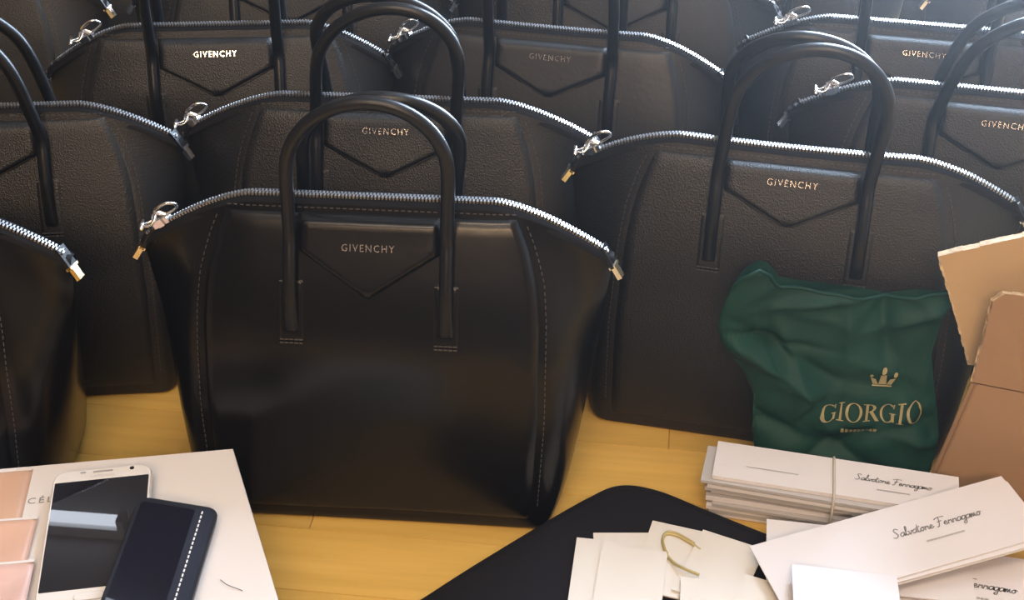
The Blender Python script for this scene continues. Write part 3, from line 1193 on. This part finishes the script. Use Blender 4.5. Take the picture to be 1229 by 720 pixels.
# ------------------------------------------------------------------ green dust bag
def green_bag():
    t = empty('green_dust_bag', (.265, .857, 0), (0, 0, R(-7)))
    tag(t, 'crumpled green cloth dust bag with gold lettering leaning on a black handbag', 'dust bag')
    H_, W_ = .181, .176
    nu, nv = 72, 72
    rg = random.Random(5)
    ridges = []
    # crumples: creases along random lines, soft folds
    for _ in range(26):
        x0, z0 = rg.uniform(-.09, .09), rg.uniform(.03, .19)
        an = rg.uniform(-.9, .9) + (0 if rg.random() < .7 else 1.2)
        ridges.append((x0, z0, math.cos(an), math.sin(an), rg.uniform(.015, .05), rg.uniform(.003, .009), rg.choice((-1, 1, 1)) * rg.uniform(.004, .009)))
    # the big diagonal folds of the photograph
    ridges += [(-.055, .105, .83, -.45, .050, .006, .010), (-.048, .117, .83, -.45, .045, .006, -.009),
               (.0, .088, .99, -.10, .045, .005, .007), (.005, .098, .99, -.08, .045, .006, -.006),
               (-.035, .15, .95, -.2, .03, .005, .004), (.05, .165, .8, -.5, .03, .005, .004),
               (.05, .064, .95, .25, .045, .0045, -.006), (.05, .075, .95, .28, .045, .005, .004)]

    def lr(v):
        # left and right outline at height fraction v
        l = float(np.interp(v, [0, .1, .25, .45, .58, .68, .80, .90, 1.0], [-.040, -.064, -.070, -.072, -.084, -.098, -.106, -.104, -.100]))
        r_ = float(np.interp(v, [0, .1, .3, .5, .7, .85, 1.0], [.066, .076, .078, .070, .062, .066, .074]))
        return l, r_

    def zt(u):
        return H_ * float(np.interp(u, [0, .05, .12, .17, .22, .4, .7, .85, 1.0], [.93, 1.02, 1.06, 1.03, .955, .935, .915, .94, .955]))

    def crumple(x, z):
        d = 0
        for x0, z0, c, s, la, wd, a in ridges:
            dx, dz = x - x0, z - z0
            al, ac = dx * c + dz * s, -dx * s + dz * c
            if abs(al) < 2.4 * la and abs(ac) < 5 * wd:
                d += a * math.exp(-(al / la) ** 2) * math.exp(-abs(ac / wd) ** 1.4)
        d *= 1 - .75 * math.exp(-((x - .022) / .05) ** 2 - ((z - .080) / .026) ** 2)
        d += .0011 * math.sin(70 * x + 40 * z) * math.sin(95 * z - 33 * x + 1) + .0006 * math.sin(190 * x - 120 * z + 2)
        return d

    def PT(u, v, side):
        l, r_ = lr(v)
        x = l + (r_ - l) * u
        z = v * zt(u)
        bulge = .017 * (math.sin(math.pi * min(1, max(0, u))) ** .55) * (1.05 - .72 * v) * (1 - (1 - min(1, v / .12)) ** 2 * .25)
        lean = .026 * v + .008 * v * v
        y = lean + side * bulge
        e = min(1, min(u, 1 - u) / .04)
        if side < 0:
            y -= crumple(x, z) * (.35 + .65 * e) * min(1, v / .05)
        else:
            y += .3 * crumple(x, z)
        # the flopped-over top left corner
        k = max(0, 1 - u / .22) * max(0, (v - .6) / .4)
        y -= .016 * k
        return np.array([x, y, max(z, .0008)])
    V, Fc = [], []
    for side in (-1, 1):
        b0 = len(V)
        for j in range(nv + 1):
            for i in range(nu + 1):
                V.append(PT(i / nu, j / nv, side))
        for j in range(nv):
            for i in range(nu):
                a_ = b0 + j * (nu + 1) + i
                qd = (a_, a_ + 1, a_ + nu + 2, a_ + nu + 1)
                Fc.append(qd if side < 0 else qd[::-1])
    n1 = (nu + 1) * (nv + 1)
    for j in range(nv):
        for i in (0, nu):
            a_, b_ = j * (nu + 1) + i, (j + 1) * (nu + 1) + i
            Fc.append((a_, b_, b_ + n1, a_ + n1) if i == 0 else (a_, a_ + n1, b_ + n1, b_))
    for i in range(nu):
        Fc.append((i, i + n1, i + 1 + n1, i + 1))
    body = add('cloth', V, Fc, M['green'], t, True)

    def at(x, z, off=.0022):
        v = z / H_
        for _ in range(5):
            l, r_ = lr(v)
            u = (x - l) / (r_ - l)
            v = z / zt(min(1, max(0, u)))
        p = PT(u, v, -1)
        e = .002
        n = np.cross(PT(u + e, v, -1) - PT(u - e, v, -1), PT(u, v + e, -1) - PT(u, v - e, -1))
        n /= np.linalg.norm(n) + 1e-12
        return p + n * off

    def sub(tv, tf, n=1):
        return tv, tf
    # serif capitals drawn as outlines: thick stems, thin joins, small feet
    def ringpart(cx_, cz_, rx, rz, thick, thin, a0, a1, n=16):
        qs = []
        for k_ in range(n):
            for_, to_ = a0 + (a1 - a0) * k_ / n, a0 + (a1 - a0) * (k_ + 1) / n
            quad_ = []
            for aa, inner in ((for_, 0), (to_, 0), (to_, 1), (for_, 1)):
                quad_.append((cx_ + (rx - inner * thick) * math.cos(aa), cz_ + (rz - inner * thin) * math.sin(aa)))
            qs.append(quad_)
        return qs

    def bar(x0, z0, x1, z1, w_):
        dx, dz = x1 - x0, z1 - z0
        L_ = math.hypot(dx, dz)
        nx_, nz_ = -dz / L_ * w_ / 2, dx / L_ * w_ / 2
        return [[(x0 + nx_, z0 + nz_), (x0 - nx_, z0 - nz_), (x1 - nx_, z1 - nz_), (x1 + nx_, z1 + nz_)]]

    def stem(x):
        return bar(x, 0, x, 1, .13) + bar(x - .18, .02, x + .18, .02, .05) + bar(x - .18, .98, x + .18, .98, .05)
    pi = math.pi
    LET = {
        'O': (.86, ringpart(.43, .5, .40, .53, .13, .05, 0, 2 * pi, 24)),
        'I': (.42, stem(.21)),
        'G': (.86, ringpart(.43, .5, .40, .53, .13, .05, .25 * pi, 1.78 * pi, 20) + bar(.70, .0 + .06, .70, .42, .15) + bar(.54, .42, .84, .42, .05) + bar(.72, .72, .72, .97, .06)),
        'R': (.82, stem(.2) + ringpart(.32, .75, .32, .25, .16, .05, -.5 * pi, .5 * pi, 10) + bar(.20, .98, .34, .98, .05) + bar(.20, .52, .34, .52, .05) + bar(.40, .52, .74, .02, .16) + bar(.66, .02, .84, .02, .05)),
    }
    lm = MB()
    total = sum(LET[c_][0] for c_ in 'GIORGIO')
    k = .080 / total
    x = -total / 2
    for c_ in 'GIORGIO':
        for qd in LET[c_][1]:
            lm.put([at(.020 + (x + a_) * k, .068 + b_ * .0145 + .06 * (x + a_) * k) for a_, b_ in qd], [(0, 1, 2, 3)])
        x += LET[c_][0]
    lm.build('gold_lettering', M['gold'], body)
    # small bar with the tiny second line
    mb = MB()
    xs = -.012
    for i in range(9):
        x = .0125 + (i - 4) * .0033
        w_ = .0024
        qd = [at(x - w_ / 2, .0575), at(x + w_ / 2, .0575), at(x + w_ / 2, .0610), at(x - w_ / 2, .0610)]
        mb.put(qd, [(0, 1, 2, 3)])
    mb.build('small_lettering', M['gold'], body)
    # crown
    cm = MB()
    cx, cz = .026, .103

    def flat(poly):
        cm.put([at(cx + a, cz + b) for a, b in poly], [tuple(range(len(poly)))])
    flat([(-.0075, -.0075), (.0075, -.0075), (.0075, -.0055), (-.0075, -.0055)])
    flat([(-.0070, -.0045), (-.0030, -.0045), (-.0055, .0010), (-.0095, .0020)])
    flat([(-.0030, -.0045), (.0030, -.0045), (.0022, .0045), (-.0022, .0045)])
    flat([(.0030, -.0045), (.0070, -.0045), (.0095, .0020), (.0055, .0010)])
    for a_, b_, r_ in ((0, .0068, .0020), (-.0090, .0040, .0015), (.0090, .0040, .0015)):
        flat([(a_ + r_ * math.cos(q_ * math.pi / 4), b_ + r_ * math.sin(q_ * math.pi / 4)) for q_ in range(8)])
    cm.build('gold_crown', M['gold'], body)
    # drawstring hem along the top
    hm_ = MB()
    hm_.tube([PT(i / 40, .995, -1) + np.array([0, .0005, .0]) for i in range(41)], .0016, 6)
    hm_.build('top_hem', M['green'], body, True)
    # crumpled knot lobe at the left shoulder
    return t


green_bag()


# ------------------------------------------------------------------ cardboard box
def cardboard():
    t = empty('cardboard_box', (.48, .82, 0))
    tag(t, 'brown cardboard box with open flaps at the right edge', 'box')
    O = np.array([.48, .82, 0])

    def sheet(name, pts, m, th=.004, parent=t, edge=True):
        p = [np.array(a, float) - O for a in pts]
        n = np.cross(p[1] - p[0], p[-1] - p[0])
        n /= np.linalg.norm(n)
        k = len(p)
        V = p + [a - n * th for a in p]
        Fc = [tuple(range(k)), tuple(range(2 * k - 1, k - 1, -1))]
        o = add(name, V, Fc, m, parent)
        if edge:
            # corrugated raw edge all round, slightly ragged
            mb = MB()
            re_ = random.Random(9)
            for i in range(1, k):
                a, b = p[i], p[(i + 1) % k]
                L = np.linalg.norm(b - a)
                nseg = max(2, int(L / .006))
                tt = (b - a) / L
                out = np.cross(tt, n)
                for s in range(nseg):
                    q0, q1 = a + (b - a) * s / nseg, a + (b - a) * (s + 1) / nseg
                    j = re_.uniform(-.0002, .0010)
                    q = [q0, q1, q1 - n * th, q0 - n * th]
                    q = [x_ + out * j for x_ in q] + [x_ - out * .0012 for x_ in q]
                    mb.put(q, BOXF)
            mb.build('raw_edge', M['flute'], o)
        return o
    FL, FR, BR, BL = (.333, .838, 0), (.62, .745, 0), (.76, .85, 0), (.50, .93, 0)
    h = .118
    FLt, FRt, BRt, BLt = (.352, .838, h), (.63, .742, h), (.76, .85, h), (.50, .93, h)
    sheet('front_wall', [FL, FR, FRt, FLt], M['kraft'], edge=False)
    sheet('right_wall', [FR, BR, BRt, FRt], M['kraft'], edge=False)
    sheet('back_wall', [BR, BL, BLt, BRt], M['kraft'], edge=False)
    sheet('left_wall', [BL, FL, FLt, BLt], M['kraft'], edge=False)
    sheet('bottom_panel', [FL, FR, BR, BL], M['kraft'], edge=False)
    sheet('front_flap', [(.352, .838, h + .001), (.63, .742, h + .001), (.62, .75, .212), (.360, .838, .2005), (.3535, .840, .193)], M['kraft'])
    sheet('inner_flap', [(.356, .860, h + .001), (.60, .80, h + .001), (.60, .82, .33), (.3175, .867, .214)], M['kraftlit'], .0065)


cardboard()
